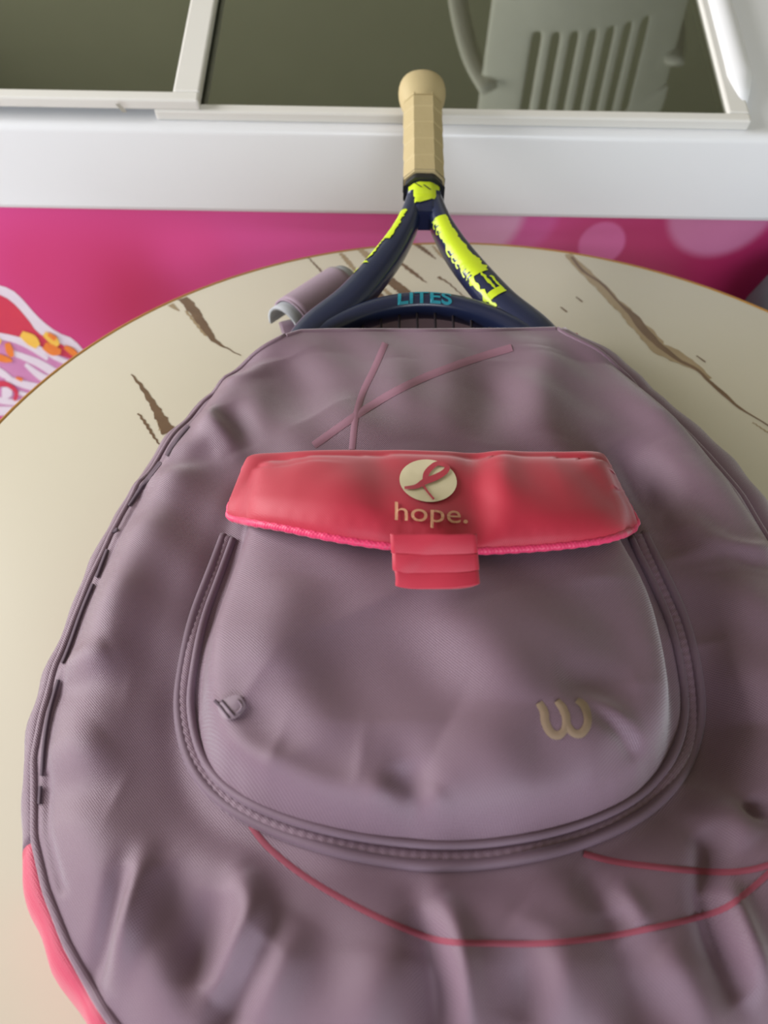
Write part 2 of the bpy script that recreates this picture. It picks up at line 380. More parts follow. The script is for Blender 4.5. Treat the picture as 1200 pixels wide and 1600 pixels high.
# rounded end rail beside the right lid
def sl_px(px, py, h=0.0):
    p = onplane(px, py, O_+BN*h, BN); return p[0], (p-O_-BN*h)@BD
xe, be = sl_px(1160, 160, .01)
er = []
for t in np.linspace(0, 1, 24):
    bb = be + t*(BL-be-.06); er.append(slope(xe+.004*math.sin(min(1, t*8)*1.5), bb, .008))
v, f = tube(er, [(.015*min(1, .35+i*.35), .012*min(1, .35+i*.35)) for i in range(24)], 14, up=BN)
obj('end_rail', v, f, 'white', frz)
# glass
gm = bpy.data.materials.new('tinted_glass'); gm.use_nodes = True; n = gm.node_tree
for q in list(n.nodes): n.nodes.remove(q)
go = n.nodes.new('ShaderNodeOutputMaterial'); gx = n.nodes.new('ShaderNodeMixShader')
gt = n.nodes.new('ShaderNodeBsdfTransparent'); gt.inputs[0].default_value = (.40, .41, .30, 1)
gg = n.nodes.new('ShaderNodeBsdfGlossy'); gg.inputs['Roughness'].default_value = .02; gg.inputs[0].default_value = (.92, .95, .84, 1)
lw = n.nodes.new('ShaderNodeFresnel'); lw.inputs[0].default_value = 3.3
n.links.new(lw.outputs[0], gx.inputs[0]); n.links.new(gt.outputs[0], gx.inputs[1]); n.links.new(gg.outputs[0], gx.inputs[2]); n.links.new(gx.outputs[0], go.inputs[0])
MT['glass'] = gm
def sbox(mb, x0, x1, b0, b1, h0, h1):
    v = [slope(x, b_, h) for h in (h0, h1) for x, b_ in ((x0, b0), (x1, b0), (x1, b1), (x0, b1))]
    mb.add(v, [(0,3,2,1),(4,5,6,7),(0,1,5,4),(1,2,6,5),(2,3,7,6),(3,0,4,7)])
def lid(px0, px1, fx0, fx1, b0, b1, bp, h):
    """sliding lid: pane between px0..px1, frame out to fx0..fx1, pane starts at bp"""
    root = bpy.data.objects.new('glass_lid', None); COL.objects.link(root); root.parent = frz
    pane = MB(); sbox(pane, px0-.003, px1+.003, bp-.003, b1-.035, h+.004, h+.007); pane.build('pane', 'glass', root, smooth=False)
    for nm, a in (('front_rail', (fx0, fx1, b0, bp)), ('back_rail', (fx0, fx1, b1-.04, b1)), ('side_rail', (fx0, px0, bp, b1-.04)), ('side_rail', (px1, fx1, bp, b1-.04))):
        r_ = MB(); sbox(r_, *a, h, h+.012); o = r_.build(nm, 'whiteframe', root, smooth=False)
        mod(o, 'BEVEL', width=.0022, segments=2)
    return root
xa, ba = sl_px(271, 149, .019); xb, _ = sl_px(318, 120, .019)
lid(FX0+.09, xa, FX0+.06, xb, .006, BL-.06, ba, .012)
xc, bc = sl_px(1139, 176, .012); xd, _ = sl_px(316, 170, .012)
lid(xd-.03, xc, xd-.05, xc+.022, bc-.012, BL-.06, bc, .0002)
# white deck closing the cabinet beside the right lid
dk = MB(); sbox(dk, xc+.022, FX1-.075, .05, BL-.05, -.05, 0.0); dk.build('end_deck', 'white', frz, smooth=False)
# small dark chip on the front rail of the left lid
pc = [sl_px(a, b_, .0245) for a, b_ in ((180, 163), (187, 162), (199, 175), (192, 176))]
obj('chip_mark', [slope(a, b_, .0246) for a, b_ in pc], [(0, 1, 2, 3)], mat('chip', (150, 146, 138), rough=.7), frz, smooth=False)

# ------------------------------------------------------------------ tennis racket, head inside the backpack
BE = math.radians(11.2)
RP = np.array([.031, .512, .794]); RA = np.array([0, math.cos(BE), math.sin(BE)]); RN = np.array([0, -math.sin(BE), math.cos(BE)])
rk = thing('tennis_racket', 'navy and neon yellow tennis racket with cream grip, head tucked inside the backpack', 'racket', tuple(RP+RA*(-.30)))
def rp(q, s, h=0.0): return RP + np.array([q, 0, 0]) + RA*s + RN*h
half = np.array([(.008,.160),(.0105,.146),(.0170,.120),(.0330,.082),(.0605,.034),(.0895,-.002),(.108,-.045),(.125,-.10),(.1305,-.155),(.126,-.21),(.108,-.262),(.075,-.298),(.035,-.317),(0,-.322)])
hw = np.array([.0080,.0085,.0100,.0122,.0138,.0140,.0115,.0095,.009,.009,.009,.009,.009,.009])
full = np.vstack([half, (half*np.array([-1, 1]))[::-1][1:]])
fw_ = np.r_[hw, hw[::-1][1:]]
pth = smooth_curve(np.c_[full, fw_], 170)
def sweep_flat(P, bth, n=14):
    """sweep an ellipse (in-plane half width P[:,2], thickness bth) along (q, s)"""
    t = np.gradient(P[:, :2], axis=0); t /= np.linalg.norm(t, axis=1)[:, None]
    nr = np.stack([-t[:, 1], t[:, 0]], 1); v = []; f = []; N = len(P)
    for i in range(N):
        for k in range(n):
            a = 2*math.pi*k/n; ca, sa = math.cos(a), math.sin(a)
            ca = math.copysign(abs(ca)**.75, ca); sa = math.copysign(abs(sa)**.75, sa)
            c = P[i, :2] + nr[i]*P[i, 2]*ca; v.append(rp(c[0], c[1], bth*sa))
    for i in range(N-1):
        for k in range(n): l = (k+1) % n; f.append((i*n+k, i*n+l, (i+1)*n+l, (i+1)*n+k))
    f.append(tuple(range(n))); f.append(tuple((N-1)*n+k for k in range(n))[::-1])
    return v, f
BT = .0115
v, f = sweep_flat(pth, BT); obj('frame', v, f, 'navy', rk)
bq = np.linspace(-.092, .092, 40)
br = np.c_[bq, .0300-.045*(bq/.092)**2, np.full(40, .0088)]
v, f = sweep_flat(br, BT*.92); obj('bridge', v, f, 'navy', rk)
# shaft between grip and throat
sh = MB()
def octa(a, b_): return [(a, -b_*.45), (a, b_*.45), (a*.5, b_), (-a*.5, b_), (-a, b_*.45), (-a, -b_*.45), (-a*.5, -b_), (a*.5, -b_)]
def loft(mb, secs, mi=0):
    n = 8; v = []; f = []
    for s, a, b_ in secs: v += [rp(q, s, h) for q, h in octa(a, b_)]
    for i in range(len(secs)-1):
        for k in range(n): l = (k+1) % n; f.append((i*n+k, i*n+l, (i+1)*n+l, (i+1)*n+k))
    f.append(tuple(range(n))); f.append(tuple((len(secs)-1)*n+k for k in range(n))[::-1]); mb.add(v, f, mi)
loft(sh, [(.133, .013, .008), (.138, .0150, .0112), (.147, .0155, .012), (.165, .0152, .0125), (.184, .0155, .0128)])
mod(sh.build('throat', 'navy', rk, smooth=False), 'BEVEL', width=.002, segments=2)
gp = MB()
secs = []
for i, s in enumerate(np.linspace(.179, .303, 60)):
    ph = (i*.129/60/.0255) % 1.0; e = .0006*(1-ph)
    secs.append((s, .0178+e+.0008*(s-.179)/.16, .0158+e))
loft(gp, secs); go_ = gp.build('grip', 'grip', rk, smooth=False)
bc_ = MB(); loft(bc_, [(0.2970, .0186, .0166), (0.3020, .0193, .0173), (0.3080, .0212, .0190), (0.3140, .0230, .0204), (0.3200, .0240, .0212), (0.3260, .0244, .0214), (0.3310, .0240, .0209), (0.3350, .0228, .0198), (0.3378, .0205, .018), (0.3392, .017, .015)])
mod(bc_.build('butt_cap', 'grip', rk), 'SUBSURF', levels=1, render_levels=2)
cl = MB(); loft(cl, [(.170, .0166, .0142), (.1815, .0170, .0146)])
mod(cl.build('collar', 'black', rk, smooth=False), 'BEVEL', width=.002, segments=2)
# strings
sb = MB()
def he(s):   # half width of the hoop's inside at s
    i = half[:, 1]; j = np.argsort(i); return float(np.interp(s, i[j], half[j, 0]))-.008
for q in np.linspace(-.108, .108, 16):
    s1 = .0300-.045*(q/.092)**2; ss = np.linspace(-.318, .0, 200); ok = [s for s in ss if he(s) > abs(q)]
    sb.tube([rp(q, min(ok)-.006), rp(q, min(s1, .03))], .0011, 5)
for s in np.linspace(-.295, -.004, 19):
    h = he(s)+.004; sb.tube([rp(-h, s, .0012), rp(h, s, .0012)], .0011, 5)
sb.build('string_bed', 'string', rk)
# printed marks on the frame
def patch(name, P, s_hi, s_lo, l0, l1, m, side=1, n=16, k=4, jag=.0, h=.0006):
    """patch lying on the swept arm: between s_hi..s_lo, lateral l0..l1 (fractions of the half width)"""
    A = pth[:85] if side > 0 else pth[::-1][:85]
    i0 = np.argmin(abs(A[:, 1]-s_hi)); i1 = np.argmin(abs(A[:, 1]-s_lo))
    A = resample(A[i0:i1+1], n); t = np.gradient(A[:, :2], axis=0); t /= np.linalg.norm(t, axis=1)[:, None]
    nr = np.stack([-t[:, 1], t[:, 0]], 1)*(side)
    v = []
    for i in range(n):
        j0, j1 = l0+jag*rng.normal(), l1+jag*rng.normal()
        for u in np.linspace(j0, j1, k):
            u = max(-.98, min(.98, u)); hh = BT*max(0, 1-abs(u)**2.6)**(1/2.6) + h
            c = A[i, :2]+nr[i]*A[i, 2]*u*1.02; v.append(rp(c[0], c[1], hh))
    return v, gridfaces(n, k)
for a in ((.126, .070, -.94, .25, 1, 26, .06), (.074, .058, -.9, .40, 1, 12, .08), (.060, .030, -.93, -.74, 1, 14, .04), (.056, .036, -.25, -.08, 1, 12, .03), (.054, .034, .14, .28, 1, 12, .03),
          (.134, .094, .30, .96, -1, 22, .08), (.094, .066, .66, .97, -1, 16, .08), (.060, .050, .74, .95, -1, 8, .05)):
    obj('neon_graphic', *patch('y', pth, a[0], a[1], a[2], a[3], 'neon', a[4], a[5], 5, a[6]), 'neon', rk)
for s in (.052, .045, .038): obj('neon_graphic', *patch('y', pth, s+.0012, s-.0016, -.85, .2, 'neon', 1, 4, 5, .03), 'neon', rk)
ns = 18; v = []
for i, s in enumerate(np.linspace(.1685, .142, ns)):
    wl_, wr_ = .0146-.0005*rng.random(), .0128+.0012*rng.random()
    if i > 12: wr_ -= (i-12)*.0036
    for u in np.linspace(-wl_, wr_, 7):
        hb = .0128 if abs(u) < .0076 else .0128-(abs(u)-.0076)/.0076*.0068
        v.append(rp(u, s, hb+.0006-(.0007 if s < .15 else 0)))
obj('neon_graphic', v, gridfaces(ns, 7), 'neon', rk)
for (q, s, l) in ((-.006, .163, .006), (.002, .160, .007), (.008, .166, .006)):
    c0 = rp(q-.003, s+l/2, .0142); c1 = rp(q+.003, s-l/2, .0142); d = np.array([.0008, 0, 0])
    obj('black_mark', [c0-d, c0+d, c1+d, c1-d], [(0, 1, 2, 3)], 'black', rk, smooth=False)
# teal lettering on the bridge
def text2d(body, size=1.0, bold=0.0):
    cu = bpy.data.curves.new('lettering', 'FONT'); cu.body = body; cu.size = size; cu.offset = bold; cu.resolution_u = 6
    o = bpy.data.objects.new('lettering', cu); COL.objects.link(o)
    bpy.context.view_layer.update()
    me = bpy.data.meshes.new_from_object(o.evaluated_get(bpy.context.evaluated_depsgraph_get()))
    bm = bmesh.new(); bm.from_mesh(me)
    bmesh.ops.triangulate(bm, faces=bm.faces[:]); bmesh.ops.subdivide_edges(bm, edges=[e for e in bm.edges if e.calc_length() > .12*size], cuts=2)
    bmesh.ops.triangulate(bm, faces=bm.faces[:])
    V = np.array([v.co[:2] for v in bm.verts]); bm.verts.index_update()
    F = [[v.index for v in f.verts] for f in bm.faces]; bm.free()
    bpy.data.objects.remove(o); bpy.data.curves.remove(cu); bpy.data.meshes.remove(me)
    V -= V.min(0); V /= V.max(0); return V, F
V, F = text2d('LITES', bold=.02)
q_ = -.023 + V[:, 0]*.043; so_ = (V[:, 1]-.5)*.0115 - .0010; s_ = .0300-.045*(q_/.092)**2 + so_
hh = BT*.92*np.maximum(0, 1-np.abs(so_/.0088)**2.6)**(1/2.6)
obj('lettering', [rp(a, b_, c+.0005) for a, b_, c in zip(q_, s_, hh)], F, 'teal', rk, smooth=False, label='teal lettering on the bridge')

# ------------------------------------------------------------------ backpack
bag = thing('backpack', 'mauve backpack with hot pink padded flap lying flat on the round table', 'backpack', (.03, .28, T))
AX = .03
WY = np.array([.012,.016,.022,.032,.042,.053,.065,.083,.104,.126,.141,.164,.188,.215,.244,.276,.312,.344,.381,.414,.45,.489,.513,.534,.56])
WW = np.array([.018,.045,.072,.100,.119,.134,.147,.163,.178,.190,.195,.202,.205,.207,.206,.204,.200,.195,.186,.175,.162,.147,.128,.114,.110])
def wid(y, sd=None):
    w_ = np.interp(y, WY, WW)
    return w_ + (0 if sd is None else np.where(sd > 0, np.interp(y, [.1, .3, .5, .56], [.0, .008, -.002, .0]), 0))
ZS = .058
def Hbase(x, y):
    s = np.clip(np.abs((x-AX)/wid(y, x-AX)), 0, 1)
    Dm = np.interp(y, [.012,.02,.04,.07,.11,.2,.3,.36,.42,.48,.545], [.0,.012,.026,.040,.050,.056,.051,.043,.038,.036,.036])
    return T + ZS + Dm*(1-s**np.interp(y, [.36, .46, .53], [2.5, 4.0, 14.0]))
GX = np.linspace(-.20, .27, 377); GY = np.linspace(.0, .60, 481)
XX, YY = np.meshgrid(GX, GY)
HG = Hbase(XX, YY)
def bil(G, x, y):
    u = np.clip((np.asarray(x)-GX[0])/(GX[1]-GX[0]), 0, len(GX)-1.001); v_ = np.clip((np.asarray(y)-GY[0])/(GY[1]-GY[0]), 0, len(GY)-1.001)
    i = u.astype(int); j = v_.astype(int); a = u-i; b_ = v_-j
    return G[j, i]*(1-a)*(1-b_)+G[j, i+1]*a*(1-b_)+G[j+1, i]*(1-a)*b_+G[j+1, i+1]*a*b_
def hit(px, py, G, lift=0.0):
    """points where the pixels' rays meet the height field G + lift"""
    px = np.atleast_1d(np.asarray(px, float)); py = np.atleast_1d(np.asarray(py, float))
    d = FW[None] + ((px-600)/FPX)[:, None]*RT - ((py-800)/FPX)[:, None]*UP
    zs_ = np.linspace(T+.19, T-.005, 150); done = np.zeros(len(px), bool); zr = np.full(len(px), T); fp_ = None
    for z in zs_:
        P = CAM + d*((z-CAM[2])/d[:, 2])[:, None]; f_ = z - bil(G, P[:, 0], P[:, 1]) - lift
        if fp_ is not None:
            c = (~done) & (f_ <= 0); zr[c] = (z + (zs_[0]-zs_[1])*(-f_/(fp_-f_+1e-9)))[c]; done |= c
        fp_ = f_
    return CAM + d*((zr-CAM[2])/d[:, 2])[:, None]
def seg_dist(poly, X, Y, closed=False):
    P = np.asarray(poly); best = np.full(X.shape, 9.0); tau = np.zeros(X.shape); n = len(P)
    L = np.r_[0, np.cumsum(np.linalg.norm(np.diff(P, axis=0), axis=1))]
    for i in range(n if closed else n-1):
        a, b_ = P[i], P[(i+1) % n]; ab = b_-a; q = np.clip(((X-a[0])*ab[0]+(Y-a[1])*ab[1])/(ab@ab+1e-12), 0, 1)
        d = np.hypot(X-a[0]-q*ab[0], Y-a[1]-q*ab[1]); m = d < best
        best = np.where(m, d, best)
        if not closed: tau = np.where(m, (L[i]+q*(L[i+1]-L[i]))/L[-1], tau)
    return best, tau
def inside(poly, X, Y):
    P = np.asarray(poly); r = np.zeros(X.shape, bool); n = len(P); j = n-1
    for i in range(n):
        c = ((P[i, 1] > Y) != (P[j, 1] > Y)) & (X < (P[j, 0]-P[i, 0])*(Y-P[i, 1])/(P[j, 1]-P[i, 1]+1e-12)+P[i, 0])
        r ^= c; j = i
    return r
# front pocket: a puffed panel with steep sides
PK = [(392,772),(372,830),(345,905),(322,970),(308,1040),(302,1100),(312,1160),(335,1205),(375,1240),(440,1270),(520,1292),(600,1305),(700,1312),(790,1306),(880,1288),(960,1258),(1015,1220),(1050,1170),(1064,1110),(1058,1040),(1040,970),(1012,905),(985,850),(965,790),(940,755),(680,745),(430,750)]
pk = hit(*smooth_curve(PK, 120, True).T, HG)[:, :2]
d_, _ = seg_dist(pk, XX, YY, True); ins = inside(pk, XX, YY)
puff = np.where(ins, 1-np.exp(-d_/.011), 0)
fo = np.where(ins, np.exp(-(d_/.007)**2), 1.0)
HG = HG + .021*puff - .004*np.exp(-((d_)/.007)**2)*fo - .003*np.exp(-(d_/.004)**2)
# the trough around the pocket, then the panel rises towards the seam
HG = HG - .006*np.exp(-((d_-.010)/.010)**2)*fo
S0 = np.abs((XX-AX)/wid(YY, XX-AX)); ds0 = (1-S0)*wid(YY, XX-AX)
side = np.interp(YY, [.02, .10, .16, .40, .47, .52], [.35, .8, 1, 1, .4, 0])
HG = HG - .011*np.exp(-((d_-.016)/.026)**2)*fo*side*np.clip(ds0/.03, 0, 1)
HG = HG + np.where(XX > AX, .019, .011)*np.exp(-((ds0-np.where(XX > AX, .022, .028))/np.where(XX > AX, .026, .020))**2)*side
for _ in range(3): HG[1:-1, 1:-1] = (HG[1:-1, 1:-1]*4+HG[:-2, 1:-1]+HG[2:, 1:-1]+HG[1:-1, :-2]+HG[1:-1, 2:])/8
def fold(pts, amp, wid_, G, taper=.6):
    xy = hit(*smooth_curve(pts, 24).T, G)[:, :2]
    d, t = seg_dist(xy, XX, YY)
    return amp*np.exp(-(d/wid_)**2)*np.sin(np.pi*np.clip(t*.94+.03, 0, 1))**taper
FO = [
 # lower panel, left corner
 ([(222,1335),(205,1400),(188,1470),(168,1550)], .0048, .007), ([(192,1345),(170,1420),(156,1490),(150,1530)], -.0048, .006), ([(250,1350),(300,1440),(312,1540)], -.003, .011),
 ([(372,1362),(392,1420),(372,1480),(330,1560)], .0048, .007), ([(338,1390),(320,1470),(306,1540)], -.003, .008), ([(420,1470),(372,1540),(345,1620)], -.0045, .008), ([(470,1430),(430,1520),(400,1600)], .003, .010),
 # lower panel, middle and right
 ([(680,1402),(702,1450),(722,1530),(735,1640)], .0055, .007), ([(660,1410),(680,1480),(695,1640)], -.0055, .009), ([(600,1480),(590,1560),(585,1640)], .003, .014),
 ([(800,1430),(860,1500),(880,1620)], .003, .010), ([(840,1440),(830,1520),(820,1600)], -.003, .010), ([(945,1420),(980,1510),(1000,1620)], -.003, .010), ([(1030,1480),(1080,1560),(1110,1640)], .003, .009),
 ([(1122,1372),(1150,1450),(1200,1560)], .006, .007), ([(1102,1370),(1125,1460),(1165,1560)], -.005, .008), ([(1090,1298),(1112,1330),(1104,1392)], -.005, .007),
 ([(905,1360),(950,1400),(990,1450)], -.003, .009), ([(950,1385),(985,1425),(985,1450)], .003, .006),
 # left flank pinches
 ([(92,1042),(130,1030),(170,1012)], .0032, .009), ([(86,1062),(130,1062),(200,1070)], -.002, .011), ([(180,1000),(168,950),(200,890)], .0012, .014),
 ([(64,1216),(110,1222),(180,1240)], -.003, .011), ([(70,1190),(110,1172),(160,1140)], .0016, .014), ([(205,770),(240,742),(268,700)], .0025, .009), ([(170,832),(215,800),(260,770)], -.001, .011),
 ([(240,720),(290,712),(340,700)], -.0025, .010),
 ([(318,642),(345,672),(368,705)], .0038, .008), ([(296,690),(306,652),(330,640)], -.002, .009), ([(352,630),(375,668),(392,700)], -.002, .010), ([(395,590),(400,640),(402,690)], .002, .012), ([(440,560),(470,610),(500,640)], -.004, .020), ([(330,600),(370,590),(420,572)], .002, .008),
 # upper panel
 ([(620,560),(625,620),(640,690)], .002, .016), ([(770,560),(768,620),(760,690)], -.0035, .018), ([(850,545),(850,610),(850,680)], .0035, .018), ([(700,540),(690,620),(700,690)], .0015, .016),
 # right flank
 ([(960,690),(1000,740),(1060,870)], -.006, .012), ([(1010,700),(1060,780),(1110,880)], .0045, .016), ([(1080,760),(1100,800),(1130,830)], -.002, .010), ([(1118,846),(1160,858),(1215,862)], .0022, .006), ([(1135,872),(1180,880),(1220,884)], -.0015, .006),
 ([(1150,900),(1160,1000),(1170,1130)], .005, .020), ([(1098,1000),(1112,1120),(1090,1230)], -.006, .013), ([(1165,1250),(1182,1262),(1205,1258)], -.004, .005), ([(1120,1250),(1150,1290),(1180,1320)], .003, .010),
]
for p, a, w_ in FO: HG = HG + fold(p, a*1.9, w_, HG)
# creases of the pocket panel
PO = [
 ([(632,1180),(642,1240),(652,1306)], -.005, .008), ([(560,1260),(605,1262),(632,1296)], .004, .008), ([(700,1240),(680,1275),(668,1300)], .003, .009),
 ([(335,1160),(420,1200),(500,1245),(560,1278)], .0045, .009), ([(420,1180),(470,1190),(560,1200)], -.004, .016), ([(352,1200),(368,1224),(378,1246)], -.004, .004), ([(308,1010),(330,1090),(345,1150)], .003, .010),
 ([(380,1085),(420,1120),(440,1180)], -.003, .016), ([(560,950),(600,1020),(600,1120)], -.004, .035), ([(470,900),(440,980),(420,1060)], .003, .02),
 ([(925,1088),(965,1108),(1000,1140),(1032,1180)], .0014, .004), ([(918,1102),(955,1124),(990,1155),(1028,1198)], -.0022, .0035), ([(1030,1185),(1050,1200),(1076,1228)], -.004, .004),
 ([(1010,1160),(968,1190),(950,1225),(960,1250)], -.005, .006), ([(985,1200),(1000,1215),(1010,1225)], .003, .008), ([(870,1060),(930,1058),(1000,1062)], -.003, .010), ([(940,900),(980,980),(1010,1060)], -.004, .018),
 ([(760,930),(800,1000),(800,1100)], .003, .025), ([(700,1130),(760,1160),(840,1180)], .002, .02),
]
for p, a, w_ in PO: HG = HG + fold(p, a*1.7, w_, HG)*puff
# slow unevenness of soft cloth
for _ in range(14):
    k = rng.normal(size=2)*70; ph = rng.random()*6.28; HG = HG + .00045*np.sin(k[0]*XX+k[1]*YY+ph)
# groove just inside the seam
S_ = np.abs((XX-AX)/wid(YY, XX-AX)); dseam = (1-S_)*wid(YY, XX-AX)
HG = HG - .0030*np.exp(-((dseam-.007)/.0028)**2)*(YY > .10)

# front panel mesh
NC, NR = 230, 260
yt = np.array([.5415]); V = []
ys = .012 + (.5360-.012)*(1-np.linspace(0, 1, NR)**1.0)[::-1]
te_px = np.linspace(447, 869, NC); te_py = np.interp(te_px, [447, 470, 520, 660, 800, 869], [524, 517, 515.5, 516, 515, 513])
te = hit(te_px, te_py, HG)
for r_, y in enumerate(ys):
    k = max(0, (y-.43)/(ys[-1]-.43))**1.5
    for c in range(NC):
        s = -1+2*c/(NC-1); s = math.copysign(1-(1-abs(s))**1.15, s)
        x = AX + s*float(wid(np.array(y), np.array(s)))
        V.append((x, y, k, c))
V = np.array(V); 
bx_ = V[:, 0]*(1-V[:, 2]) + te[V[:, 3].astype(int), 0]*V[:, 2]; by_ = V[:, 1] + V[:, 2]*(te[V[:, 3].astype(int), 1]-ys[-1])
bz_ = bil(HG, bx_, by_)
edge_px = None
fp = obj('front_panel', np.stack([bx_, by_, bz_], 1), gridfaces(NR, NC), 'mauve', bag)
mod(fp, 'SOLIDIFY', thickness=.0025, offset=-1.0)
grid = np.stack([bx_, by_, bz_], 1).reshape(NR, NC, 3)
# hem of the opening
MB().tube(grid[-1] + np.array([0, 0, -.0015]), .0026, 8).build('opening_hem', 'mauve', bag)

# outline of the seam: left top -> bottom -> right top
left = grid[::-1, 0]; right = grid[:, -1]; bot = grid[0, 1:-1:6]
seam = np.vstack([left, bot, right]); seam = resample(seam, 260)
nx = np.gradient(seam[:, :2], axis=0); nx /= np.linalg.norm(nx, axis=1)[:, None]+1e-9
outn = np.stack([nx[:, 1], -nx[:, 0]], 1)
mid = seam[:, :2].mean(0); sgn = np.sign(((seam[:, :2]-mid)*outn).sum(1)); outn *= np.median(sgn)
for _ in range(12): outn[1:-1] = (outn[:-2]+outn[1:-1]*2+outn[2:])/4
outn /= np.linalg.norm(outn, axis=1)[:, None]
MB().tube(seam + np.c_[outn*.0012, np.full(260, -.0012)], .0024, 8).build('seam_piping', 'mauve', bag)
rightw = np.clip((seam[:, 0]-AX)/.15, 0, 1)*np.clip((seam[:, 1]-.22)/.12, 0, 1)
offs = .0140*(1-rightw) + .036*rightw
wob = .0012*np.sin(np.arange(260)*.31)+.0010*np.sin(np.arange(260)*.83+1)
rings = []
for t in np.linspace(0, 1, 11):
    lat = .0015*(1-t) + offs*(math.sin(t*math.pi/2)**.65)*(1.0 if t < .8 else 1-(t-.8)*.9) + wob*math.sin(t*math.pi)
    z = seam[:, 2]-.002 + (T+.003-seam[:, 2]+.002)*t**1.7
    rings.append(np.c_[seam[:, :2]+outn*lat[:, None], z])
rings = np.array(rings).transpose(1, 0, 2)
low = np.where(seam[:, 1] < .128)[0]; i0, i1 = low.min(), low.max()
for nm, a, b_, m in (('side_gusset', 0, i0, 'mauve'), ('bottom_gusset', i0, i1, 'pink_gusset'), ('side_gusset', i1, 259, 'mauve')):
    g = rings[a:b_+1]; o = obj(nm, g.reshape(-1, 3), gridfaces(len(g), 11), m, bag, label='pink lower gusset' if m == 'pink_gusset' else None)
    mod(o, 'SOLIDIFY', thickness=.002, offset=0)
# back panel on the table, reaching past the opening
base = rings[:, -1]
topb = smooth_curve([base[-1, :2], (.160, .600), (.115, .655), (.035, .668), (-.045, .648), (-.095, .585), base[0, :2]], 30)[1:-1]
bo = np.vstack([base[:, :2], topb]); n = len(bo)
bp = MB(); cc = bo.mean(0)
for zz in (T+.0012, T+.0052): bp.add(np.vstack([np.c_[bo, np.full(n, zz)], [(cc[0], cc[1], zz)]]), [(i, (i+1) % n, n) for i in range(n)])
bp.add(np.vstack([np.c_[bo, np.full(n, T+.0012)], np.c_[bo, np.full(n, T+.0052)]]), [(i, (i+1) % n, n+(i+1) % n, n+i) for i in range(n)])
bp.build('back_panel', 'mauve_lining', bag)
# side of the opening at the right: cloth wall between the opening corner and the back panel
rr = rings[-1]; bw = []
tgt = topb[:8]
for k in range(8):
    q = k/7.0; top_ = grid[-1, -1]*(1-q) + np.array([.165, .588, T+.014])*q
    botp = np.array([*(base[-1, :2]*(1-q)+np.array([.178, .604])*q), T+.004])
    for t in np.linspace(0, 1, 8): bw.append(top_*(1-t)+botp*t+np.array([.006, .002, .004])*math.sin(t*math.pi))
mod(obj('opening_side', bw, gridfaces(8, 8), 'mauve', bag), 'SOLIDIFY', thickness=.002, offset=0)
# little red pull tab behind the right corner of the opening
pt = onz(898, 520, T+.055)
rt = MB(); rt.tube([pt+np.array([-.004, .003, -.006]), pt+np.array([.001, 0, -.002]), pt+np.array([.006, -.007, -.006])], [(.0028, .0014)]*3, 8)
rt.build('pull_tab', 'pink_fabric', bag, label='small red pull tab')
# dark stitched dashes along the left seam
st = MB()
def ribbon(mb, pts, hwpx, G, lift, n=20, mi=0):
    P = smooth_curve(pts, n); t = np.gradient(P[:, :2], axis=0); t /= np.linalg.norm(t, axis=1)[:, None]
    nr = np.stack([-t[:, 1], t[:, 0]], 1); h_ = (P[:, 2:3] if P.shape[1] > 2 else hwpx)
    rows = [hit(*(P[:, :2]+nr*h_*k).T, G, lift if abs(k) < .5 else lift*.35) for k in (-1, -.33, .33, 1)]
    v = np.stack(rows, 1).reshape(-1, 3); mb.add(v, gridfaces(n, 4), mi)
for seg in ([(286,665),(262,694),(252,712)], [(242,722),(222,748),(196,790)], [(178,826),(168,832)], [(162,858),(146,902)], [(140,912),(122,955),(104,1006),(92,1036)], [(86,1062),(72,1112),(64,1160),(60,1212)], [(58,1228),(56,1256)]):
    P = [(x+(8 if y < 760 else 5), y) for x, y in seg]
    if len(P) == 2: P = [P[0], ((P[0][0]+P[1][0])/2, (P[0][1]+P[1][1])/2), P[1]]
    ribbon(st, P, 3.2, HG, .0014, 12)
st.build('seam_stitching', 'stitch', bag, label='dark dashed seam stitching')
# rose thread lines forming ribbon loops
tf = MB()
for P, h_ in (([(602,536),(585,575),(566,615),(555,655),(550,702)], 5), ([(800,543),(725,566),(640,600),(570,640),(490,696)], 6)): tf = MB(); ribbon(tf, P, h_, HG, .0005, 40); tf.build('thread_line', 'pink_faint', bag)
for P, h_ in (([(392,1290),(420,1325),(480,1372),(560,1418),(630,1450),(690,1470),(770,1474),(850,1474),(930,1466),(1000,1454),(1080,1436),(1130,1420),(1165,1396),(1200,1366),(1240,1330)], 5.2), ([(912,1334),(960,1346),(1020,1354),(1090,1361),(1150,1362),(1200,1352),(1250,1330)], 5.2)): th = MB(); ribbon(th, P, h_, HG, .0006, 90); th.build('thread_line', 'pink_thread', bag, label='rose pink stitched line')
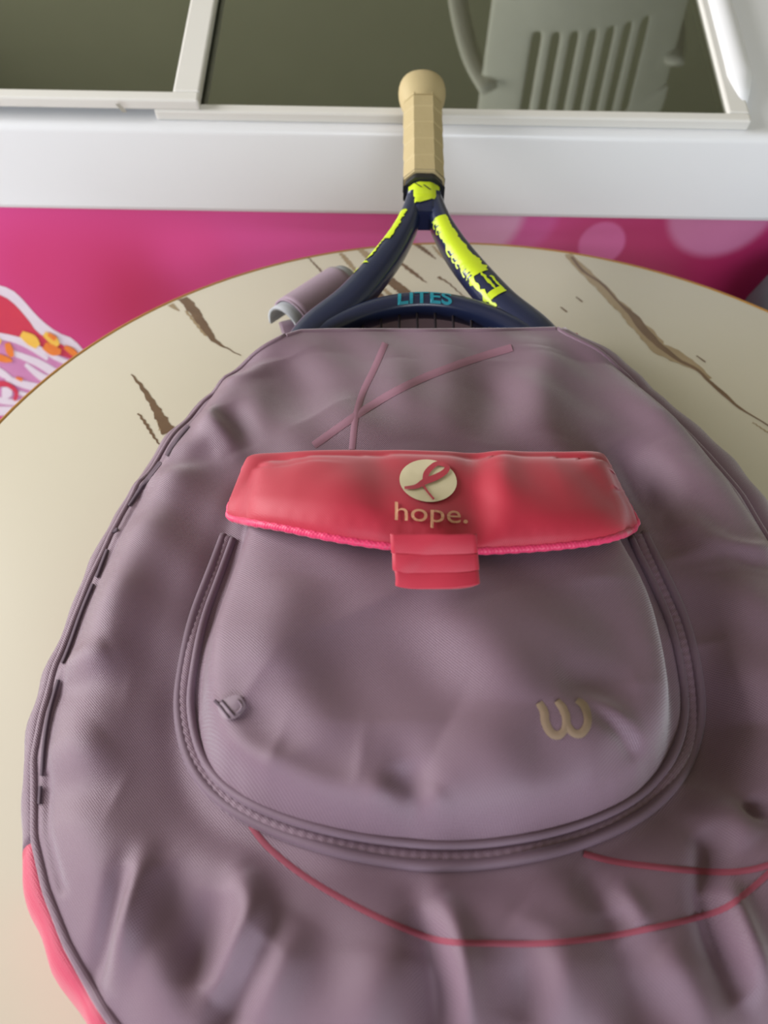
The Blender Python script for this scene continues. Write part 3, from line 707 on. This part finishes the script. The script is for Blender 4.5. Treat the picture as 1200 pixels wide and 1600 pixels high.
# zipper round the pocket: two pipings with a coil between
def offs_px(P, k):
    t = np.roll(P, -1, 0)-np.roll(P, 1, 0); t /= np.linalg.norm(t, axis=1)[:, None]
    return P + np.stack([t[:, 1], -t[:, 0]], 1)*k
pkc = smooth_curve(PK, 300, True)
ctr = pkc.mean(0); sgn_ = 1 if np.mean(np.linalg.norm(offs_px(pkc, 10)-ctr, axis=1)) > np.mean(np.linalg.norm(pkc-ctr, axis=1)) else -1
zi = np.where(pkc[:, 1] > 838)[0]
def zpath(k): return resample(offs_px(pkc, sgn_*k)[zi.min():zi.max()+1], 250)
kk = np.interp(np.arange(250), [0, 70, 120, 170, 249], [10, 14, 22, 18, 14])
zz = MB()
for fr, rad, lf in ((.35, .0022, .0012), (1.9, .0026, .0010)):
    P = np.array([zpath(0)[i] + (zpath(10)[i]-zpath(0)[i])/10*kk[i]*fr for i in range(250)])
    w3 = hit(*P.T, HG, lf)
    for _ in range(8): w3[1:-1] = (w3[:-2]+w3[1:-1]*2+w3[2:])/4
    zz.tube(w3, rad, 8)
zz.build('pocket_piping', 'mauve_dark', bag)
P = np.array([zpath(0)[i] + (zpath(10)[i]-zpath(0)[i])/10*kk[i]*1.1 for i in range(250)])
w3 = hit(*P.T, HG, .0008)
for _ in range(8): w3[1:-1] = (w3[:-2]+w3[1:-1]*2+w3[2:])/4
w3 = resample(w3, 500)
MB().tube(w3, [(.0034, .0016 + .0003*((i//2) % 2)) for i in range(500)], 8).build('pocket_zipper', 'mauve', bag)

# care tag and printed letter on the pocket
tg = MB()
for a, b_, mi in (([(352,1092),(372,1086),(384,1104),(372,1120),(352,1124),(340,1106)], None, 0),):
    P = smooth_curve(a, 24, True); c = P.mean(0); v = np.vstack([hit(*P.T, HG, .0016), hit(*(P*.5+c*.5).T, HG, .0018), hit([c[0]], [c[1]], HG, .0018)])
    tg.add(v, [(i, (i+1) % 24, 24+(i+1) % 24, 24+i) for i in range(24)] + [(24+i, 24+(i+1) % 24, 48) for i in range(24)], mi)
ribbon(tg, [(335,1094),(346,1106),(358,1122)], 2.6, HG, .0024, 10, 1); ribbon(tg, [(346,1094),(356,1106),(366,1118)], 2.2, HG, .0026, 10, 1); ribbon(tg, [(372,1094),(378,1104),(370,1114)], 2.5, HG, .0026, 10, 0)
tg.build('care_tag', None, bag, mats=['tag_white', 'stitch'], label='small pale tag on the pocket')
lg = MB()
for P in ([(842,1098,5),(850,1112,6),(852,1128,6),(860,1144,6),(872,1149,6),(882,1140,5),(884,1124,5),(880,1108,6),(870,1095,4.5)], [(876,1100,4.5),(884,1116,5.5),(886,1132,5.5),(896,1145,5.5),(908,1146,6),(917,1134,5.5),(918,1118,5.5),(912,1102,5.5),(901,1094,4)], ): ribbon(lg, [(a, b_, c*1.15) for a, b_, c in P], 5, HG, .0005, 48)
lg.build('letter_logo', 'gold_dim', bag, label='faded gold rounded letter w on the pocket')

# ------------------------------------------------------------------ padded pink flap
FT = smooth_curve([(384,712),(395,704),(470,699),(560,697),(620,697),(700,699),(800,700),(890,700),(938,700),(948,706)], 90)
FB = smooth_curve([(358,792),(362,808),(440,822),(520,838),(600,850),(680,857),(760,858),(860,852),(940,842),(990,826),(996,814)], 90)
NV = 44
# the flap rides above panel and pocket on a smoothed sheet of its own
FG = HG.copy()
for _ in range(60): FG[1:-1, 1:-1] = (FG[:-2, 1:-1]+FG[2:, 1:-1]+FG[1:-1, :-2]+FG[1:-1, 2:])/4
FG = np.maximum(FG, HG) + .004
def fold2(pts, amp, w_): 
    xy = hit(*smooth_curve(pts, 16).T, FG)[:, :2]; d, t = seg_dist(xy, XX, YY); return amp*np.exp(-(d/w_)**2)
FTH = np.zeros_like(FG)
for p, a, w_ in (([(738,702),(748,770),(752,850)], -.0040, .011), ([(785,702),(775,770),(775,850)], .003, .010), ([(585,702),(598,770),(606,845)], -.0015, .010), ([(480,750),(540,790),(590,830)], .003, .016), ([(440,705),(450,740),(500,760)], -.002, .014), ([(920,720),(950,770),(970,820)], .002, .010)): FTH = FTH + fold2(p, a, w_)
topv, botv = [], []
us = np.linspace(0, 1, 90); vs = np.linspace(0, 1, NV)
PX = FT[None]*(1-vs[:, None, None]) + FB[None]*vs[:, None, None]
# rounded short ends
PX[:, :, 0] += 0
fx, fy = PX[..., 0].ravel(), PX[..., 1].ravel()
eu = np.minimum(us, 1-us)[None, :]*630/34.0; ev = np.minimum(vs, 1-vs)[:, None]*140/34.0
eu = np.clip(eu, 0, 1); ev = np.clip(ev, 0, 1); ep = np.sqrt(np.sin(eu*math.pi/2)*np.sin(ev*math.pi/2))
puff2 = (ep*.0065 + .005*np.clip(np.minimum(us, 1-us)[None, :]*6, 0, 1)**.6*np.sin(np.pi*np.clip(vs, 0, 1))[:, None]**.7)
puff2 = puff2 + .0002*np.sin(np.arange(90)*1.9)[None, :]*(vs[:, None] > .9)*ep
lift0 = .002 + .008*vs[:, None]**1.5*np.ones_like(puff2)
pb = hit(fx, fy, FG, 0.0)
midz = bil(FG, pb[:, 0], pb[:, 1]) + lift0.ravel()
fth = bil(FTH, pb[:, 0], pb[:, 1])*ep.ravel()
FS = FG + .0105 + FTH
P0 = hit(fx, fy, FG, .006)
ztop = bil(FG, P0[:, 0], P0[:, 1]) + .0015 + puff2.ravel() + fth + .005*np.repeat(vs, 90)**2
zbot = bil(FG, P0[:, 0], P0[:, 1]) + .0010 - .0002*ep.ravel() + .004*np.repeat(vs, 90)**2
vt = np.c_[P0[:, :2], ztop]; vb = np.c_[P0[:, :2], zbot]; n = len(vt)
gf = gridfaces(NV, 90)
edge = [c for c in range(90)] + [r_*90+89 for r_ in range(1, NV)] + [(NV-1)*90+c for c in range(88, -1, -1)] + [r_*90 for r_ in range(NV-2, 0, -1)]
ff = [tuple(q[::-1]) for q in gf] + [tuple(i+n for i in q) for q in gf] + [(edge[i], edge[(i+1) % len(edge)], n+edge[(i+1) % len(edge)], n+edge[i]) for i in range(len(edge))]
flap = obj('flap', np.vstack([vt, vb]), ff, 'pink_fabric', bag, label='hot pink padded flap')
# its corded edge along the hem
hem = vt.reshape(NV, 90, 3); hp = np.vstack([hem[4::2, 0]*1.0, hem[-1, 2:-2], hem[::-2, -1][:-2]])
hp = resample(hp, 220); hp[:, 2] -= .0015
MB().tube(hp, [.0022+.0002*math.sin(i*1.7) for i in range(220)], 8).build('flap_hem', 'pink_trim', flap)
# height field of the flap's upper face for the prints
def flap_pt(px, py, lift):
    """map pixels to the flap's own upper face through its (u, v) grid"""
    px = np.atleast_1d(px).astype(float); py = np.atleast_1d(py).astype(float)
    u = np.clip((px-370)/(972-370), 0, 1)
    out = []
    for a, b_ in zip(px, py):
        dd = np.abs(tp_px-np.array([a, b_])).sum(1); i = np.argsort(((tp_px-np.array([a, b_]))**2).sum(1))[:4]
        w_ = 1/(np.linalg.norm(tp_px[i]-np.array([a, b_]), axis=1)+.3); w_ /= w_.sum()
        z = (vt[i, 2]*w_).sum() + lift
        out.append(onz(a, b_, z))
    return np.array(out)
def project(P):
    d = P-CAM; Z = d@FW; return np.c_[600+FPX*(d@RT)/Z, 800-FPX*(d@UP)/Z]
tp_px = project(vt)
em = MB()
def em_disc(cx, cy, rx, ry, lift, mi, rot=0.0, n=40, k=6):
    pts = [(cx, cy)]; 
    for q in range(1, k+1):
        for a in np.linspace(0, 2*math.pi, n, endpoint=False):
            x, y = rx*q/k*math.cos(a), ry*q/k*math.sin(a)
            pts.append((cx+x*math.cos(rot)-y*math.sin(rot), cy+x*math.sin(rot)+y*math.cos(rot)))
    pts = np.array(pts); v = flap_pt(pts[:, 0], pts[:, 1], lift)
    f = [(0, 1+i, 1+(i+1) % n) for i in range(n)]
    for q in range(k-1):
        for i in range(n): f.append((1+q*n+i, 1+(q+1)*n+i, 1+(q+1)*n+(i+1) % n, 1+q*n+(i+1) % n))
    em.add(v, f, mi)
def em_rib(pts, lift, mi, n=26):
    P = smooth_curve(pts, n); t = np.gradient(P[:, :2], axis=0); t /= np.linalg.norm(t, axis=1)[:, None]
    nr = np.stack([-t[:, 1], t[:, 0]], 1)
    a = P[:, :2]+nr*P[:, 2:]; b_ = P[:, :2]-nr*P[:, 2:]
    v = np.stack([flap_pt(*a.T, lift), flap_pt(*b_.T, lift)], 1).reshape(-1, 3); em.add(v, gridfaces(n, 2), mi)
em_disc(669, 751, 45, 33, .0012, 0, .12)
em_rib([(632,762,2),(650,760,3.5),(664,752,5),(680,746,5),(694,738,4.5),(700,730,4)], .0022, 1)
em_rib([(664,752,4),(666,740,4.5),(674,730,4),(684,724,3.5),(696,727,3),(701,732,3)], .0022, 1)
em_rib([(660,756,2.2),(668,768,1.6),(678,780,1.6)], .0022, 1)
em.build('emblem', None, flap, mats=['gold', 'pink_fabric'], label='round cream emblem crossed by a pink ribbon')
V, F = text2d('hope', bold=.0)
px = 617 + V[:, 0]*103 + 0*V[:, 1]; py = 822 - V[:, 1]*38 + V[:, 0]*5
obj('lettering', flap_pt(px, py, .0012), F, 'gold_text', flap, smooth=False, label='rose gold lettering hope')
V, F = text2d('.', bold=.0)
obj('lettering', flap_pt(724+V[:, 0]*7, 812+V[:, 1]*6, .0012), F, 'gold_text', flap, smooth=False)
# pull tab below the flap
tb = []
NT_, MTb = 20, 30
for i in range(MTb):
    v_ = i/(MTb-1); py = 836 + v_*82
    for k in range(NT_):
        u = k/(NT_-1); px = (610+v_*10)*(1-u) + (742+v_*4)*u
        py2 = py + (7*v_*(1-(2*u-1)**4) - 4*v_)
        e = .0010*abs(math.sin(v_*9.0)) 
        lf = .0150*(1-v_)**1.2 + .0075 + e*.6
        tb.append((px, py2, lf))
tb = np.array(tb); tb = hit(tb[:, 0], tb[:, 1], FG, tb[:, 2])
mod(obj('flap_tab', tb, gridfaces(MTb, NT_), 'pink_fabric', flap, label='pink webbing tab'), 'SOLIDIFY', thickness=.003, offset=-1)

# ------------------------------------------------------------------ shoulder strap loop behind the left of the opening
sa = onz(452, 508, T+.018); sb_ = onz(536, 452, T+.022)
ax_ = sb_-sa; L_ = np.linalg.norm(ax_); ax_ /= L_
sd = np.cross(ax_, [0, 0, 1.0]); sd /= np.linalg.norm(sd); un = np.cross(sd, ax_)
def arch(l0, l1, r1, r2, m, name, th_=.003, n=18):
    v = []
    for t in np.linspace(l0, l1, 14):
        for a in np.linspace(-.35, math.pi+.2, n):
            v.append(sa+ax_*t + sd*r1*math.cos(a) + un*(r2*math.sin(a)))
    o = obj(name, v, gridfaces(14, n), m, strap if name != 'shoulder_strap' else bag)
    mod(o, 'SOLIDIFY', thickness=th_, offset=-1); return o
strap = None
strap = arch(.006, L_-.002, .0215, .021, 'mauve_lit', 'shoulder_strap')
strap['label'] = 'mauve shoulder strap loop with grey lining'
arch(-.006, L_+.007, .0185, .0180, 'grey_lining', 'strap_lining')
wb = [sa+np.array([.004, .002, .004]), sa*.5+np.array([-.062, .548, T+.012])*.5, np.array([-.060, .540, T+.012])]
v, f = tube(smooth_curve(wb, 10), [(.014, .002)]*10, 10); obj('strap_webbing', v, f, 'mauve_dark', strap)
arch(.004, .0065, .0222, .0217, 'mauve_lit', 'strap_binding', .002)

# ------------------------------------------------------------------ white plastic chair on a cabinet behind the freezer (mirrored in its glass)
def make_chair(label):
    t = thing('plastic_chair', label, 'chair')
    # seat
    n = 13; v = []
    for i in range(n):
        for j in range(n):
            x = -.21+.42*i/(n-1); y = -.20+.42*j/(n-1); v.append((x*(1+.08*(j/(n-1)-.5)), y, .43-.018*math.sin(math.pi*i/(n-1))*math.sin(math.pi*j/(n-1))+.01*(j/(n-1))))
    mod(mod(obj('seat', v, gridfaces(n, n), 'chair', t), 'SOLIDIFY', thickness=.008), 'BEVEL', width=.002)
    # backrest with vertical slots, leaning back towards -y
    xs = [-.235, -.21, -.185]
    for k in range(7): xs += [-.126+.042*k-.009, -.126+.042*k+.009]
    xs += [.185, .21, .235]
    zs = [.43, .47, .50, .52, .535, .56, .60, .66, .72, .76, .785, .80, .83, .86]
    v = []
    for z in zs:
        for x in xs:
            fl = 1 + .10*(z-.43)/.43; y = -.20 - (z-.43)*.30 - .05*((abs(x)/.235)**2)*-1.0
            zz_ = z - (.045*(abs(x)/.235)**3 if z > .78 else 0); v.append((x*fl, y, zz_))
    f = []
    for r_ in range(len(zs)-1):
        for c in range(len(xs)-1):
            slot = (c >= 3 and (c-3) % 2 == 0 and c < 17)
            if slot and 4 <= r_ <= 9: continue
            f.append((r_*len(xs)+c, r_*len(xs)+c+1, (r_+1)*len(xs)+c+1, (r_+1)*len(xs)+c))
    o = obj('backrest', v, f, 'chair', t); mod(mod(o, 'SOLIDIFY', thickness=.009, offset=0), 'SUBSURF', levels=1, render_levels=2)
    for sx in (-1, 1):
        a = [(sx*.235, -.26, .66), (sx*.262, -.16, .665), (sx*.272, -.02, .655), (sx*.262, .13, .635), (sx*.25, .185, .58), (sx*.235, .20, .43)]
        vv, ff_ = tube(smooth_curve(a, 30), [(.024, .008)]*30, 10); obj('armrest', vv, ff_, 'chair', t)
        for sy, yb in ((1, .245), (-1, -.285)):
            l = [(sx*.20, .19*sy if sy > 0 else -.19, .435), (sx*.255, yb, 0.0)]
            vv, ff_ = tube(resample(l, 8), [(.026-.001*i, .020-.001*i) for i in range(8)], 10); obj('leg', vv, ff_, 'chair', t)
    return t
def copy_tree(o, parent=None):
    c = o.copy(); COL.objects.link(c); c.parent = parent
    for ch in list(o.children):
        copy_tree(ch, c)
    return c
cb = thing('wooden_cabinet', 'tall wooden cabinet behind the freezer carrying the white chair', 'cabinet', (.42, 1.92, 0))
MB().box((-.05, 1.62, .08), (.89, 2.22, 1.14)).build('body', 'wood', cb, smooth=False)
MB().box((-.03, 1.66, 0), (.87, 2.2, .08)).build('plinth', 'steel', cb, smooth=False)
mod(MB().box((-.07, 1.60, 1.14), (.91, 2.24, 1.17)).build('top_board', 'wood', cb, smooth=False), 'BEVEL', width=.004, segments=2)
for x in (-.045, .425):
    d = MB().box((x, 1.605, .10), (x+.46, 1.62, 1.12)).build('door', 'wood', cb, smooth=False)
    MB().tube([(x+(.42 if x < 0 else .04), 1.598, .5), (x+(.42 if x < 0 else .04), 1.598, .62)], .006, 10).build('handle', 'steel', d)
ch0 = make_chair('white plastic chair with slotted back, mirrored in the right freezer glass')
ch0.location = (.43, 1.93, 1.176); ch0.rotation_euler = (0, 0, math.radians(10))

# ------------------------------------------------------------------ dark bin between table and freezer, at the right
bc0 = ony(1216, 470, .735)
bn = thing('waste_bin', 'dark grey plastic bin with rounded lid at right between table and freezer', 'bin', (bc0[0]+.07, .735, 0))
c = (bc0[0]+.07, .735)
MB().lathe([(0, 0), (.075, 0), (.08, .01), (.094, .56), (.098, .565), (.098, .58), (.09, .58), (0, .575)], c, 40).build('body', 'bin', bn)
zt = bc0[2]
MB().lathe([(.0985, .578), (.0985, .60), (.094, zt-.03), (.08, zt+.01), (.05, zt+.035), (0, zt+.045)], c, 40).build('lid', 'bin', bn)
